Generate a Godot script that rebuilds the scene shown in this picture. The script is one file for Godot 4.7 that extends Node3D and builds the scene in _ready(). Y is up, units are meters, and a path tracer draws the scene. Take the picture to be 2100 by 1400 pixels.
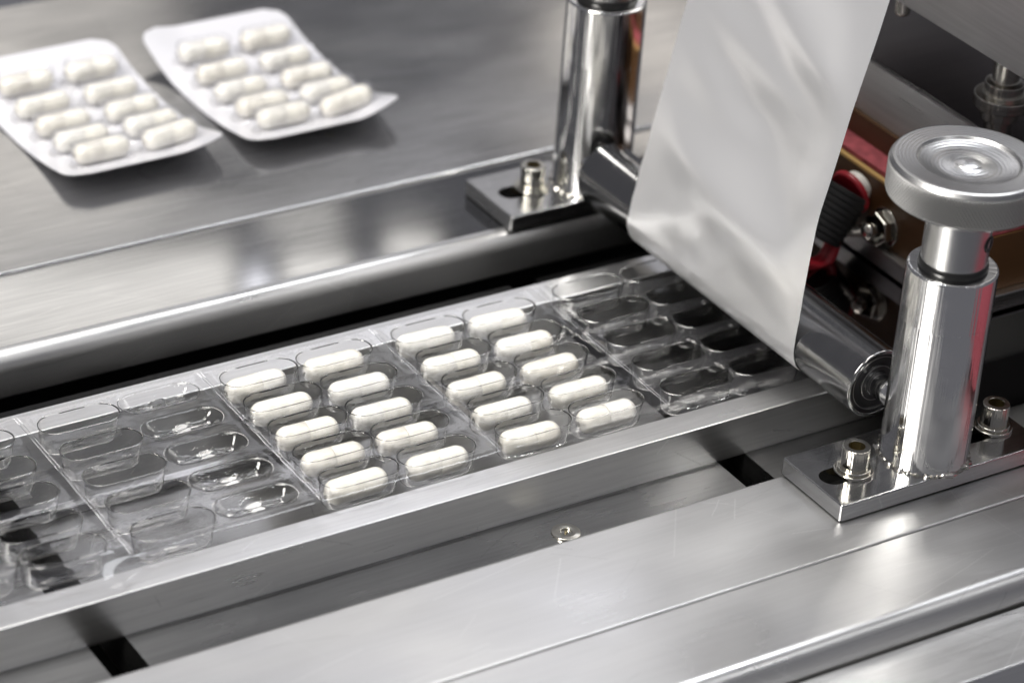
extends Node3D
# A blister-packing machine seen close up. Lengths below are in millimetres and become metres in v3().

const MM := 0.001
const PITCH := 61.715          # length of one blister section along the film
const COL := 27.0              # distance of the two pocket columns
const ROW := 15.876            # distance of the pocket rows
const DECK := -5.0             # top of the rails and beams
const BED := -19.8             # top of the bed plate

var rng := RandomNumberGenerator.new()
var M := {}


# ---------------------------------------------------------------- mesh building
class MB:
	var v := PackedVector3Array()
	var n := PackedVector3Array()
	var uv := PackedVector2Array()
	var ix := PackedInt32Array()

	func add(p: Vector3, nn: Vector3, t = null) -> int:
		v.append(p)
		n.append(nn.normalized() if nn.length_squared() > 1e-12 else Vector3.UP)
		if t == null:
			var a := nn.abs()
			if a.y >= a.x and a.y >= a.z:
				t = Vector2((p.x + 0.24) / 0.6, (p.z + 0.3) / 0.6)
			elif a.z >= a.x:
				t = Vector2((p.x + 0.24) / 0.6, (p.y + 0.22) / 0.6)
			else:
				t = Vector2((p.z + 0.3) / 0.6, (p.y + 0.22) / 0.6)
		uv.append(t)
		return v.size() - 1

	func tri(a: int, b: int, c: int) -> void:
		var g := (v[b] - v[a]).cross(v[c] - v[a])
		if g.dot(n[a] + n[b] + n[c]) > 0.0:
			ix.append_array([a, c, b])
		else:
			ix.append_array([a, b, c])

	func quad(a: int, b: int, c: int, d: int) -> void:
		tri(a, b, c)
		tri(a, c, d)

	func face(p: Array, nn: Vector3) -> void:
		var k := []
		for q in p:
			k.append(add(q, nn))
		for i in range(1, k.size() - 1):
			tri(k[0], k[i], k[i + 1])

	# rows of points, smooth normals from the neighbours; outward side given by flip
	func sheet(rows: Array, wrap: bool, flip: bool, uvs = null) -> void:
		var h := rows.size()
		var w: int = rows[0].size()
		var at := v.size()
		for j in h:
			for i in w:
				var l: Vector3 = rows[j][(i - 1 + w) % w] if wrap else rows[j][maxi(i - 1, 0)]
				var r: Vector3 = rows[j][(i + 1) % w] if wrap else rows[j][mini(i + 1, w - 1)]
				var d: Vector3 = rows[maxi(j - 1, 0)][i]
				var u: Vector3 = rows[mini(j + 1, h - 1)][i]
				var nn := (r - l).cross(u - d)
				if nn.length_squared() < 1e-20:
					nn = (r - l).cross(rows[maxi(j - 1, 0)][i] - rows[maxi(j - 2, 0)][i])
				add(rows[j][i], -nn if flip else nn, uvs[j][i] if uvs != null else null)
		for j in h - 1:
			for i in (w if wrap else w - 1):
				var i2 := (i + 1) % w
				quad(at + j * w + i, at + j * w + i2, at + (j + 1) * w + i2, at + (j + 1) * w + i)

	func into(mesh: ArrayMesh) -> ArrayMesh:
		var a := []
		a.resize(Mesh.ARRAY_MAX)
		a[Mesh.ARRAY_VERTEX] = v
		a[Mesh.ARRAY_NORMAL] = n
		a[Mesh.ARRAY_TEX_UV] = uv
		a[Mesh.ARRAY_INDEX] = ix
		mesh.add_surface_from_arrays(Mesh.PRIMITIVE_TRIANGLES, a)
		return mesh

	func mesh() -> ArrayMesh:
		return into(ArrayMesh.new())


func v3(x: float, y: float, z: float) -> Vector3:
	return Vector3(x, y, z) * MM


# polygon (or open line) with rounded corners -> [[point, outward normal], ...]; closed ones run anticlockwise
func rounded(pts: Array, radii, closed := true, segs := 5) -> Array:
	var out := []
	var c := pts.size()
	for i in c:
		var p: Vector2 = pts[i]
		var rad: float = radii[i] if radii is Array else radii
		var has1 := closed or i > 0
		var has2 := closed or i < c - 1
		var d1: Vector2 = (p - pts[(i - 1 + c) % c]).normalized() if has1 else Vector2.ZERO
		var d2: Vector2 = (pts[(i + 1) % c] - p).normalized() if has2 else Vector2.ZERO
		var n1 := Vector2(d1.y, -d1.x)
		var n2 := Vector2(d2.y, -d2.x)
		if not has1:
			out.append([p, n2])
		elif not has2:
			out.append([p, n1])
		elif rad <= 0.0 or absf(d1.cross(d2)) < 1e-4:
			out.append([p, n1])
			out.append([p, n2])
		else:
			var turn := d1.angle_to(d2)
			var s := signf(turn)
			var t := rad * tan(absf(turn) / 2.0)
			var mid := p - d1 * t - n1 * rad * s
			for k in segs + 1:
				var nn := n1.rotated(turn * k / segs)
				out.append([mid + nn * rad * s, nn])
	return out


# profile in (z, y) swept along x
func extrude(mb: MB, pts: Array, radii, x0: float, x1: float, segs := 5) -> void:
	var r := rounded(pts, radii, true, segs)
	var c := r.size()
	for i in c:
		var a = r[i]
		var b = r[(i + 1) % c]
		if a[0].distance_to(b[0]) < 1e-6:
			continue
		var na := Vector3(0, a[1].y, a[1].x)
		var nb := Vector3(0, b[1].y, b[1].x)
		var k := []
		k.append(mb.add(v3(x0, a[0].y, a[0].x), na))
		k.append(mb.add(v3(x1, a[0].y, a[0].x), na))
		k.append(mb.add(v3(x1, b[0].y, b[0].x), nb))
		k.append(mb.add(v3(x0, b[0].y, b[0].x), nb))
		mb.quad(k[0], k[1], k[2], k[3])
	var flat := PackedVector2Array()
	for a in r:
		if flat.is_empty() or flat[-1].distance_to(a[0]) > 1e-5:
			flat.append(a[0])
	var t := Geometry2D.triangulate_polygon(flat)
	for e in [[x0, -1.0], [x1, 1.0]]:
		for i in range(0, t.size(), 3):
			var k := []
			for j in 3:
				k.append(mb.add(v3(e[0], flat[t[i + j]].y, flat[t[i + j]].x), Vector3(e[1], 0, 0)))
			mb.tri(k[0], k[1], k[2])


func bar(mb: MB, x0: float, x1: float, y0: float, y1: float, z0: float, z1: float, r := 0.4, segs := 3) -> void:
	extrude(mb, [Vector2(z0, y0), Vector2(z1, y0), Vector2(z1, y1), Vector2(z0, y1)], r, x0, x1, segs)


# box with all its upper edges rounded, from a plan outline in (x, z), anticlockwise seen with z down
func slab(mb: MB, outline: Array, corner, y0: float, y1: float, bevel: float, xf := Transform3D.IDENTITY) -> void:
	var r := rounded(outline, corner, true, 5)
	var c := r.size()
	var steps := 3
	var rings := [[0.0, y0, 0.0], [0.0, y1 - bevel, 0.0]]
	for k in steps:
		var a := PI / 2 * (k + 1) / steps
		rings.append([bevel * (1 - cos(a)), y1 - bevel + bevel * sin(a), a])
	for j in rings.size() - 1:
		for i in c:
			var i2 := (i + 1) % c
			if r[i][0].distance_to(r[i2][0]) < 1e-6:
				continue
			var k := []
			for q in [[i, j], [i2, j], [i2, j + 1], [i, j + 1]]:
				var g = rings[q[1]]
				var p: Vector2 = r[q[0]][0] - r[q[0]][1] * g[0]
				var nn: Vector2 = r[q[0]][1] * cos(g[2])
				k.append(mb.add(xf * v3(p.x, g[1], p.y), xf.basis * Vector3(nn.x, sin(g[2]), nn.y)))
			mb.quad(k[0], k[1], k[2], k[3])
	for e in [[y1, bevel, 1.0], [y0, 0.0, -1.0]]:
		var flat := PackedVector2Array()
		for a in r:
			var p: Vector2 = a[0] - a[1] * e[1]
			if flat.is_empty() or flat[-1].distance_to(p) > 1e-5:
				flat.append(p)
		var t := Geometry2D.triangulate_polygon(flat)
		for i in range(0, t.size(), 3):
			var k := []
			for j in 3:
				k.append(mb.add(xf * v3(flat[t[i + j]].x, e[0], flat[t[i + j]].y), xf.basis * Vector3(0, e[2], 0)))
			mb.tri(k[0], k[1], k[2])


# profile in (radius, height) turned about the local y axis
func lathe(mb: MB, pts: Array, radii, segs: int, xf: Transform3D, arc := 4) -> void:
	var r := rounded(pts, radii, false, arc)
	var along := 0.0
	for j in r.size() - 1:
		var a = r[j]
		var b = r[j + 1]
		var step: float = a[0].distance_to(b[0])
		if step < 1e-6:
			continue
		for i in segs:
			var k := []
			for q in [[a, i, along], [a, i + 1, along], [b, i + 1, along + step], [b, i, along + step]]:
				var w: float = TAU * q[1] / segs
				var o := Vector3(cos(w), 0, sin(w))
				var p: Vector3 = o * q[0][0].x + Vector3(0, q[0][0].y, 0)
				k.append(mb.add(xf * (p * MM), xf.basis * (o * q[0][1].x + Vector3(0, q[0][1].y, 0)), Vector2(float(q[1]) / segs, q[2] * 0.02)))
			mb.quad(k[0], k[1], k[2], k[3])
		along += step


func tube(mb: MB, path: Array, radius: float, segs := 10) -> void:
	var rows := []
	for i in path.size():
		var t: Vector3 = (path[mini(i + 1, path.size() - 1)] - path[maxi(i - 1, 0)]).normalized()
		var side := t.cross(Vector3(0.3, 1, 0.17)).normalized()
		var up := side.cross(t)
		var ring := []
		for k in segs:
			var a := TAU * k / segs
			ring.append((path[i] + (side * cos(a) + up * sin(a)) * radius) * MM)
		rows.append(ring)
	mb.sheet(rows, true, true)


func frame(at: Vector3, up: Vector3) -> Transform3D:
	var y := up.normalized()
	var x := y.cross(Vector3(0.1, 0.2, 1)).normalized()
	return Transform3D(Basis(x, y, x.cross(y)), at * MM)


# ---------------------------------------------------------------- nodes
func part(called: String, mesh: Mesh, material: Material, parent: Node = self) -> MeshInstance3D:
	var o := MeshInstance3D.new()
	o.name = called
	o.mesh = mesh
	if material:
		o.material_override = material
	parent.add_child(o, true)
	return o


func numbered(called: String) -> String:
	if not has_node(called):
		return called
	var k := 1
	while has_node("%s_%03d" % [called, k]):
		k += 1
	return "%s_%03d" % [called, k]


func tag(o: Node, label: String, category: String, group := "", kind := "") -> Node:
	o.set_meta("label", label)
	o.set_meta("category", category)
	if group:
		o.set_meta("group", group)
	if kind:
		o.set_meta("kind", kind)
	return o


func thing(called: String, label: String, category: String, at := Vector3.ZERO, group := "") -> Node3D:
	var o := Node3D.new()
	o.name = numbered(called)
	o.position = at * MM
	add_child(o)
	tag(o, label, category, group)
	return o


func lone(called: String, mesh: Mesh, material: Material, label: String, category: String, group := "") -> MeshInstance3D:
	var o := part(numbered(called), mesh, material)
	tag(o, label, category, group)
	return o


# ---------------------------------------------------------------- materials
func grey(l: float) -> Color:
	return Color(l, l, l).linear_to_srgb()


func lin(r: float, g: float, b: float) -> Color:
	return Color(r, g, b).linear_to_srgb()


func mat(c: Color, rough: float, metal := 0.0) -> StandardMaterial3D:
	var m := StandardMaterial3D.new()
	m.albedo_color = c
	m.roughness = rough
	m.metallic = metal
	return m


# brushed grain along u, soft smears and single scratches, as one grey picture
func grain(number: int, streak: float, smear: float, base: float, scratches: int, size := 2048, depth := 60) -> ImageTexture:
	var f := FastNoiseLite.new()
	f.seed = number
	f.noise_type = FastNoiseLite.TYPE_VALUE
	f.frequency = 0.45
	f.fractal_octaves = 2
	var s := f.get_image(size / 24, size, false, false, false)
	s.resize(size, size, Image.INTERPOLATE_CUBIC)
	s.convert(Image.FORMAT_L8)
	f.noise_type = FastNoiseLite.TYPE_SIMPLEX_SMOOTH
	f.frequency = 0.016
	f.fractal_octaves = 4
	var b := f.get_image(256, 512, false, false, false)
	b.resize(size, size, Image.INTERPOLATE_CUBIC)
	b.convert(Image.FORMAT_L8)
	var x := s.get_data()
	var y := b.get_data()
	var r := RandomNumberGenerator.new()
	r.seed = number + 5
	var k0 := base * 255.0 - 127.5 * (streak + smear)
	for i in x.size():
		x[i] = clampi(int(k0 + x[i] * streak + y[i] * smear), 0, 255)
	for i in scratches:
		var px := r.randf() * size
		var py := r.randf() * size
		var a := r.randfn(0.0, 0.5) if r.randf() < 0.75 else r.randf() * TAU
		var curve := r.randf_range(-0.004, 0.004)
		var d := r.randi_range(-depth, depth)
		for k in r.randi_range(10, 150):
			px += cos(a)
			py += sin(a)
			a += curve
			if px < 1 or py < 1 or px >= size - 1 or py >= size - 1:
				break
			var at := int(py) * size + int(px)
			x[at] = clampi(x[at] + d, 0, 255)
	return ImageTexture.create_from_image(Image.create_from_data(size, size, false, Image.FORMAT_L8, x))


func speckle(number: int, freq: float, octaves: int, size := 512) -> Image:
	var f := FastNoiseLite.new()
	f.seed = number
	f.frequency = freq
	f.fractal_octaves = octaves
	return f.get_seamless_image(size, size)


func steel(l: float, rough: float, tex: Texture2D, tone: Texture2D, aniso := 0.0) -> StandardMaterial3D:
	var m := mat(grey(l), rough, 1.0)
	m.roughness_texture = tex
	m.albedo_texture = tone
	if aniso != 0.0:
		m.anisotropy_enabled = true
		m.anisotropy = aniso
	return m


func make_materials() -> void:
	var rough_a := grain(11, 0.20, 0.7, 0.72, 900)
	var tone_a := grain(12, 0.10, 0.16, 0.90, 1100, 2048, 26)
	var rough_b := grain(21, 0.12, 0.3, 0.74, 300)
	var tone_b := grain(22, 0.07, 0.10, 0.91, 500, 2048, 30)
	var rough_c := grain(71, 0.08, 0.7, 0.72, 350, 2048, 40)
	var tone_c := grain(72, 0.03, 0.13, 0.92, 900, 2048, 20)
	M.table = steel(0.60, 0.24, rough_a, tone_a, 0.45)
	M.beam = steel(0.58, 0.085, rough_c, tone_a)
	M.beam_side = steel(0.68, 0.55, rough_c, tone_c, 0.2)
	M.front_beam = steel(0.78, 0.48, rough_c, tone_c, 0.2)
	M.rail = steel(0.96, 0.42, rough_b, tone_b, 0.2)
	M.bed = steel(0.46, 0.40, rough_c, tone_b, 0.2)
	M.bed_shaded = steel(0.10, 0.40, rough_c, tone_b, 0.2)  # bed steel darkened to stand for the shade in the rear gap
	M.block = steel(0.80, 0.46, rough_b, tone_b, 0.5)
	M.plate = steel(0.62, 0.24, rough_a, tone_a)
	M.foot = steel(0.74, 0.22, rough_a, tone_a)
	M.foot_matte = steel(0.60, 0.36, rough_a, tone_a)
	M.dark_plate = mat(lin(0.20, 0.185, 0.185), 0.045, 1.0)
	M.post = steel(0.74, 0.15, rough_c, null)
	var fl := FastNoiseLite.new()
	fl.seed = 81
	fl.frequency = 0.05
	fl.fractal_octaves = 4
	var bands := fl.get_image(1024, 3, false, false, false)
	bands.resize(1024, 256, Image.INTERPOLATE_BILINEAR)
	bands.bump_map_to_normal_map(3.0)
	M.post.normal_enabled = true
	M.post.normal_texture = ImageTexture.create_from_image(bands)
	M.post.normal_scale = 0.5
	M.bolt = mat(lin(0.66, 0.64, 0.58), 0.14, 1.0)
	M.socket = mat(lin(0.30, 0.26, 0.16), 0.35, 1.0)
	M.weld = mat(lin(0.62, 0.60, 0.56), 0.2, 1.0)
	M.knob = mat(grey(0.52), 0.27, 1.0)
	M.knob.anisotropy_enabled = true
	M.knob.anisotropy = 0.6
	M.knurl = mat(grey(0.42), 0.42, 1.0)
	M.roller = steel(0.30, 0.24, rough_b, null)
	M.shaft = mat(lin(0.30, 0.29, 0.28), 0.3, 1.0)
	M.bearing = mat(lin(0.03, 0.03, 0.032), 0.3, 0.6)
	M.black = mat(grey(0.010), 0.8)
	M.black.metallic_specular = 0.2
	M.dark_red = mat(lin(0.20, 0.03, 0.045), 0.7)
	M.rubber = mat(grey(0.014), 0.62)
	M.seal = mat(grey(0.01), 0.28)
	M.red = mat(lin(0.33, 0.012, 0.022), 0.38)
	M.silicone = mat(lin(0.50, 0.10, 0.12), 0.75)
	M.silicone.albedo_texture = ImageTexture.create_from_image(tone_picture(31, 0.05, 0.7))
	M.silicone.uv1_scale = Vector3(8, 8, 8)
	M.board = mat(lin(0.11, 0.052, 0.018), 0.4)
	M.board.albedo_texture = tone_b
	M.board_edge = mat(lin(0.46, 0.29, 0.10), 0.6)
	M.ceramic = mat(lin(0.78, 0.76, 0.70), 0.35)
	M.wire = mat(lin(0.45, 0.43, 0.40), 0.35, 1.0)
	M.foil = mat(lin(0.98, 0.98, 0.99), 0.31, 0.78)
	var fb := speckle(41, 0.02, 5)
	fb.bump_map_to_normal_map(1.6)
	M.foil.normal_enabled = true
	M.foil.normal_texture = ImageTexture.create_from_image(fb)
	M.foil.normal_scale = 0.10
	M.foil.uv1_scale = Vector3(9, 9, 9)
	M.backing = mat(lin(0.64, 0.64, 0.68), 0.35, 0.15)
	M.backing.clearcoat_enabled = true
	M.backing.clearcoat = 0.8
	M.backing.clearcoat_roughness = 0.12
	# plastic film: clear, glossy, a little uneven
	M.film = mat(Color(0.9, 0.9, 0.95, 0.010), 0.06)
	M.film.transparency = BaseMaterial3D.TRANSPARENCY_ALPHA
	var pb := speckle(51, 0.03, 4)
	pb.bump_map_to_normal_map(2.0)
	var pn := ImageTexture.create_from_image(pb)
	M.film.metallic_specular = 0.46
	M.film.normal_enabled = true
	M.film.normal_texture = pn
	M.film.normal_scale = 0.03
	M.film.uv1_triplanar = true
	M.film.uv1_scale = Vector3(30, 30, 30)
	M.pocket = M.film.duplicate()
	M.pocket.albedo_color = Color(0.92, 0.92, 0.96, 0.045)
	M.pocket.normal_scale = 0.9
	M.pocket.uv1_scale = Vector3(90, 90, 90)
	M.pocket.roughness = 0.05
	M.pocket.metallic_specular = 0.6
	M.rim = mat(Color(0.95, 0.95, 0.97, 0.0), 0.02)
	M.rim.refraction_enabled = true
	M.rim.refraction_scale = 0.05
	M.shell = M.rim.duplicate()
	M.shell.roughness = 0.02
	M.shell.normal_enabled = true
	M.shell.normal_texture = pn
	M.shell.normal_scale = 0.22
	M.shell.uv1_triplanar = true
	M.shell.uv1_scale = Vector3(80, 80, 80)
	M.shell.albedo_color = Color(1, 1, 1, 0)
	M.shell.refraction_scale = 0.042
	# gelatine: warm white, glossy
	for k in 3:
		var body := mat([lin(0.78, 0.76, 0.70), lin(0.80, 0.785, 0.74), lin(0.77, 0.74, 0.67)][k], 0.30)
		body.clearcoat_enabled = true
		body.clearcoat = 0.4
		body.clearcoat_roughness = 0.16
		body.albedo_texture = ImageTexture.create_from_image(tone_picture(61 + k, 0.014, 0.87))
		M["gel_%d" % k] = body
	M.cap = mat(lin(0.80, 0.775, 0.70), 0.28)
	M.cap.clearcoat_enabled = true
	M.cap.clearcoat = 0.5
	M.cap.clearcoat_roughness = 0.12
	M.cap.albedo_texture = ImageTexture.create_from_image(tone_picture(67, 0.014, 0.88))
	M.lamp = mat(Color.WHITE, 0.6)
	M.lamp.emission_enabled = true
	M.lamp.emission = Color(1, 0.98, 0.95)
	M.lamp.emission_energy_multiplier = 1.5
	M.lamp_case = mat(grey(0.6), 0.5)


func tone_picture(number: int, freq: float, low: float) -> Image:
	var im := speckle(number, freq, 4, 256)
	im.convert(Image.FORMAT_L8)
	var d := im.get_data()
	for i in d.size():
		d[i] = int(255.0 * (low + (1.0 - low) * d[i] / 255.0))
	return Image.create_from_data(256, 256, false, Image.FORMAT_L8, d)


# ---------------------------------------------------------------- film
var wave := FastNoiseLite.new()


func seam_x(k: int) -> float:
	return k * PITCH - (PITCH - COL) / 2.0


func film_height(x: float, z: float) -> float:
	var h := 0.22 * wave.get_noise_2d(x * 1.6, z * 1.6) * (1.0 - 0.85 * smoothstep(-66, -94, x) * smoothstep(58, 68, z))
	h -= 0.10 * pow(maxf(-7.0 - z, 0.0), 2.0)
	for k in range(-2, 4):
		var d := absf(x - seam_x(k))
		if d < 5.0:
			h += 0.25 * exp(-d * d / 4.0)
	# the section before the roller lifts between its columns, the left end lifts off the front rail
	var mid := 2 * PITCH + COL / 2 + 0.0016 * pow(z - 32.0, 2)
	h += 0.75 * exp(-pow((x - mid) / 2.6, 2.0)) * smoothstep(-12, 0, z) * smoothstep(84, 70, z)
	h -= 0.026 * (z - 32.0) * smoothstep(101, 112, x)
	var lift := smoothstep(-66, -94, x)
	h += 0.135 * maxf(-76.0 - x, 0.0) * smoothstep(58.0, 70.0, z)
	h -= lerpf(0.10 * pow(maxf(z - 70.5, 0.0), 2.0), 0.29 * minf(maxf(z - 68.0, 0.0), 13.6), lift)
	return h


func stadium_hit(dir: Vector2, half: float, r: float) -> Vector2:
	if r <= 0.0:
		var k := 0.0 if absf(dir.x) < 1e-6 else clampf(dir.x * 1e3, -half, half)
		return Vector2(k * minf(1.0, absf(dir.x) * 1.2), 0)
	if absf(dir.y) > 1e-6:
		var t := r / absf(dir.y)
		if absf(dir.x) * t <= half:
			return dir * t
	var c := Vector2(half * signf(dir.x), 0)
	var b := dir.dot(c)
	return dir * (b + sqrt(maxf(b * b - c.length_squared() + r * r, 0.0)))


func cell_edge(w0: float, w1: float, h0: float, h1: float, per: int) -> Array:
	var out := []
	var corner := [Vector2(w0, h0), Vector2(w1, h0), Vector2(w1, h1), Vector2(w0, h1)]
	for s in 4:
		for k in per:
			out.append(corner[s].lerp(corner[(s + 1) % 4], float(k) / per))
	return out


const HALF := 7.75             # half of the straight part of a pocket
const RAD := 5.15


# one clear pocket hanging below y = 0; the rim is a solid bead of plastic
func pocket_mesh(number: int, depth: float, half := HALF, rad := RAD, floor_in := 0.85, solid := true) -> ArrayMesh:
	var f := FastNoiseLite.new()
	f.seed = 100 + number
	f.frequency = 0.35
	var dirs := []
	for k in 56:
		var a := TAU * k / 56
		dirs.append(Vector2(cos(a) * 1.9, sin(a)).normalized())
	var profile := [[-0.7, 0.0], [-0.35, -0.05], [-0.1, -0.2], [0.0, -0.5], [0.06, -1.2]]
	for k in 6:
		profile.append([0.1 + floor_in * (k + 1) / 7.0, -1.2 - (depth - 2.6) * (k + 1) / 6.0])
	profile.append_array([[floor_in + 0.25, -depth + 0.75], [floor_in + 0.65, -depth + 0.3], [floor_in + 1.2, -depth + 0.08], [floor_in + 2.2, -depth], [rad - 0.4, -depth], [rad, -depth]])
	var rows := []
	for e in profile:
		var ring := []
		for d in dirs:
			var p := stadium_hit(d, half, rad - e[0])
			var bump: float = 0.10 * f.get_noise_3d(p.x, e[1], p.y) * smoothstep(-0.3, -2.0, e[1])
			p += d * bump
			ring.append(v3(p.x, e[1] + bump * 0.5, p.y))
		rows.append(ring)
	var mb := MB.new()
	if solid:
		# a wall with thickness: down the inside, back up the outside
		var shell := []
		for j in range(rows.size() - 1, 0, -1):
			shell.append(rows[j])
		for j in range(1, profile.size()):
			var ring := []
			for k in dirs.size():
				var q: Vector3 = rows[j][k]
				var thick := 0.22 + 0.06 * f.get_noise_3d(q.x * 1500.0, q.y * 1500.0, q.z * 1500.0)
				var down := smoothstep(rad * 0.35, rad * 0.75, profile[j][0]) if profile[j][0] > 0.9 else 0.0
				var flat := 1.0 if profile[j][0] < -0.2 else 0.0
				ring.append(q + Vector3(dirs[k].x, 0, dirs[k].y).normalized() * MM * thick * (1.0 - maxf(down, flat)) - Vector3.UP * MM * thick * maxf(maxf(down, flat), 0.25))
			shell.append(ring)
		mb.sheet(shell, true, false)
		var s := mb.mesh()
		s.surface_set_material(0, M.shell)
		return s
	mb.sheet(rows, true, true)
	var m := mb.mesh()
	m.surface_set_material(0, M.pocket)
	var bead := MB.new()
	for e in [[-0.10, -0.10, 0.10], [floor_in + 0.30, -depth + 0.65, 0.10]]:
		var path := []
		for d in dirs:
			path.append(stadium_hit(d, half, rad - e[0]))
		rows = []
		for k in 7:
			var a := TAU * k / 6
			var ring := []
			for i in path.size():
				var o: Vector2 = (path[(i + 1) % path.size()] - path[(i - 1 + path.size()) % path.size()]).normalized().rotated(-PI / 2)
				var lump: float = e[2] * (1.0 + 0.5 * f.get_noise_3d(path[i].x * 3.0, e[1], path[i].y * 3.0))
				var q: Vector2 = path[i] + o * cos(a) * lump
				ring.append(v3(q.x, e[1] + sin(a) * lump, q.y))
			rows.append(ring)
		bead.sheet(rows, true, false)
	bead.into(m)
	m.surface_set_material(1, M.rim)
	return m


# a pocket that was not formed fully: a wide shallow dent
func dent_mesh(number: int) -> ArrayMesh:
	var f := FastNoiseLite.new()
	f.seed = 300 + number
	f.frequency = 0.09
	var rows := []
	for j in 15:
		var t := j / 14.0
		var ring := []
		for k in 56:
			var a := TAU * k / 56
			var d := Vector2(cos(a) * 1.9, sin(a)).normalized()
			var p := stadium_hit(d, HALF, (RAD + 0.7) * (1.0 - t))
			var y := -3.3 * smoothstep(0.0, 1.0, t * 1.25) * (0.85 + 0.25 * f.get_noise_2d(p.x, p.y))
			if t < 0.12:
				y *= 0.3
			ring.append(v3(p.x, y, p.y))
		rows.append(ring)
	var under := []
	for j in range(rows.size() - 1, -1, -1):
		var ring := []
		for q in rows[j]:
			ring.append(q - Vector3.UP * 0.25 * MM)
		under.append(ring)
	rows.append_array(under)
	var mb := MB.new()
	mb.sheet(rows, true, true)
	var m := mb.mesh()
	m.surface_set_material(0, M.shell)
	return m


func build_film() -> void:
	wave.seed = 7
	wave.frequency = 0.02
	var film := thing("clear_film", "clear plastic film strip with rows of formed pockets lying between the rails", "plastic film")
	var deep := []
	for k in 5:
		deep.append(pocket_mesh(k, 9.0))
	for k in range(-2, 3):
		var mb := MB.new()
		var x0 := seam_x(k)
		var xm := k * PITCH + COL / 2
		var x1 := seam_x(k + 1)
		for c in 2:
			for r in 5:
				var cx := k * PITCH + c * COL
				var cz := r * ROW
				var rim := cell_edge((x0 if c == 0 else xm) - cx, (xm if c == 0 else x1) - cx, -ROW / 2, ROW / 2, 14)
				var rows := []
				for j in 8:
					var ring := []
					for e in rim:
						var q: Vector2 = e
						var p := stadium_hit(q.normalized(), HALF, RAD + 0.7).lerp(q, j / 7.0)
						ring.append(v3(cx + p.x, film_height(cx + p.x, cz + p.y) * smoothstep(0.0, 0.5, j / 7.0) + film_height(cx, cz) * (1.0 - smoothstep(0.0, 0.5, j / 7.0)), cz + p.y))
					rows.append(ring)
				mb.sheet(rows, true, false)
		for side in [0, 1]:
			var rows := []
			for j in 13:
				var line := []
				for i in 33:
					var x: float = lerp(x0, x1, i / 32.0)
					var z: float = lerpf(-9.8, -ROW / 2, j / 12.0) if side == 0 else lerpf(4.5 * ROW, 75.0 + 6.6 * smoothstep(-66, -90, x), j / 12.0)
					line.append(v3(x, film_height(x, z), z))
				rows.append(line)
			mb.sheet(rows, false, true)
		var panel := part("film_panel", mb.mesh(), M.film, film)
		for off in [-0.5, 0.6]:
			var crease := MB.new()
			var run := []
			for j in 90:
				var z := lerpf(-7.6, 72.0, j / 89.0)
				var x: float = x0 + off + 0.25 * wave.get_noise_2d(z * 4.0, x0 + off * 9.0)
				run.append(Vector3(x, film_height(x, z) + 0.05, z))
			tube(crease, run, 0.085 if off < 0 else 0.06, 8)
			part("crease", crease.mesh(), M.rim, panel)
		for c in 2:
			for r in 5:
				var cx := k * PITCH + c * COL
				var cz := r * ROW
				var flat := k == -1 and c == 1
				var p := part("pocket", dent_mesh(r) if flat else deep[rng.randi() % 5], null, panel)
				p.position = v3(cx, film_height(cx, cz), cz)


# ---------------------------------------------------------------- capsules
func capsule_meshes(number: int) -> Array:
	var r := RandomNumberGenerator.new()
	r.seed = 500 + number
	var turn := frame(Vector3.ZERO, Vector3(1, 0, 0))
	var rad := 3.9
	var body := MB.new()
	var pts := [Vector2(0, -10.6)]
	for k in range(1, 9):
		var a := PI / 2 * k / 8
		pts.append(Vector2(rad * sin(a), -10.6 + rad * (1 - cos(a))))
	pts.append_array([Vector2(rad, 2.4), Vector2(0.0, 2.6)])
	smooth_lathe(body, pts, 28, turn)
	var cap := MB.new()
	var rc := rad + 0.055
	var start := -0.4 + r.randf_range(-0.7, 0.7)
	pts = [Vector2(rad - 0.05, start), Vector2(rc - 0.03, start + 0.05), Vector2(rc, start + 0.2), Vector2(rc - 0.02, start + 2.0), Vector2(rc, start + 3.4)]
	for k in range(0, 9):
		var a := PI / 2 * k / 8
		pts.append(Vector2(rc * cos(a), 10.7 - rc + rc * sin(a)))
	smooth_lathe(cap, pts, 28, turn)
	return [body.mesh(), cap.mesh()]


func smooth_lathe(mb: MB, pts: Array, segs: int, xf: Transform3D) -> void:
	var rows := []
	var uvs := []
	for p in pts:
		var ring := []
		var tex := []
		for i in segs:
			var a := TAU * i / segs
			ring.append(xf * v3(p.x * cos(a), p.y, p.x * sin(a)))
			tex.append(Vector2(float(i) / segs, p.y * 0.05))
		rows.append(ring)
		uvs.append(tex)
	mb.sheet(rows, true, true, uvs)


func build_capsules() -> void:
	var kinds := []
	for k in 4:
		kinds.append(capsule_meshes(k))
	var row_words := ["rearmost pocket", "second pocket from the rear", "middle pocket", "second pocket from the front", "frontmost pocket"]
	for k in 2:
		for c in 2:
			for r in 5:
				var x := k * PITCH + c * COL + rng.randf_range(-1.4, 0.6)
				var z := r * ROW + rng.randf_range(-0.1, 0.4)
				var o := thing("capsule", "white capsule in %s, %s column, filled section %s" % [row_words[r], ["left", "right"][c], ["beside empty dented pockets", "nearer the roller"][k]], "capsule", Vector3(x, -8.75 + 4.0, z), "loose capsules in the open film pockets")
				o.rotation = Vector3(rng.randf() * TAU, rng.randf_range(-0.035, 0.035), rng.randf_range(-0.02, 0.02))
				if rng.randf() < 0.5:
					o.rotation.y += PI
				var m = kinds[rng.randi() % 4]
				part("body", m[0], M["gel_%d" % (rng.randi() % 3)], o)
				part("cap", m[1], M.cap if rng.randf() < 0.65 else M["gel_%d" % (rng.randi() % 3)], o)


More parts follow.
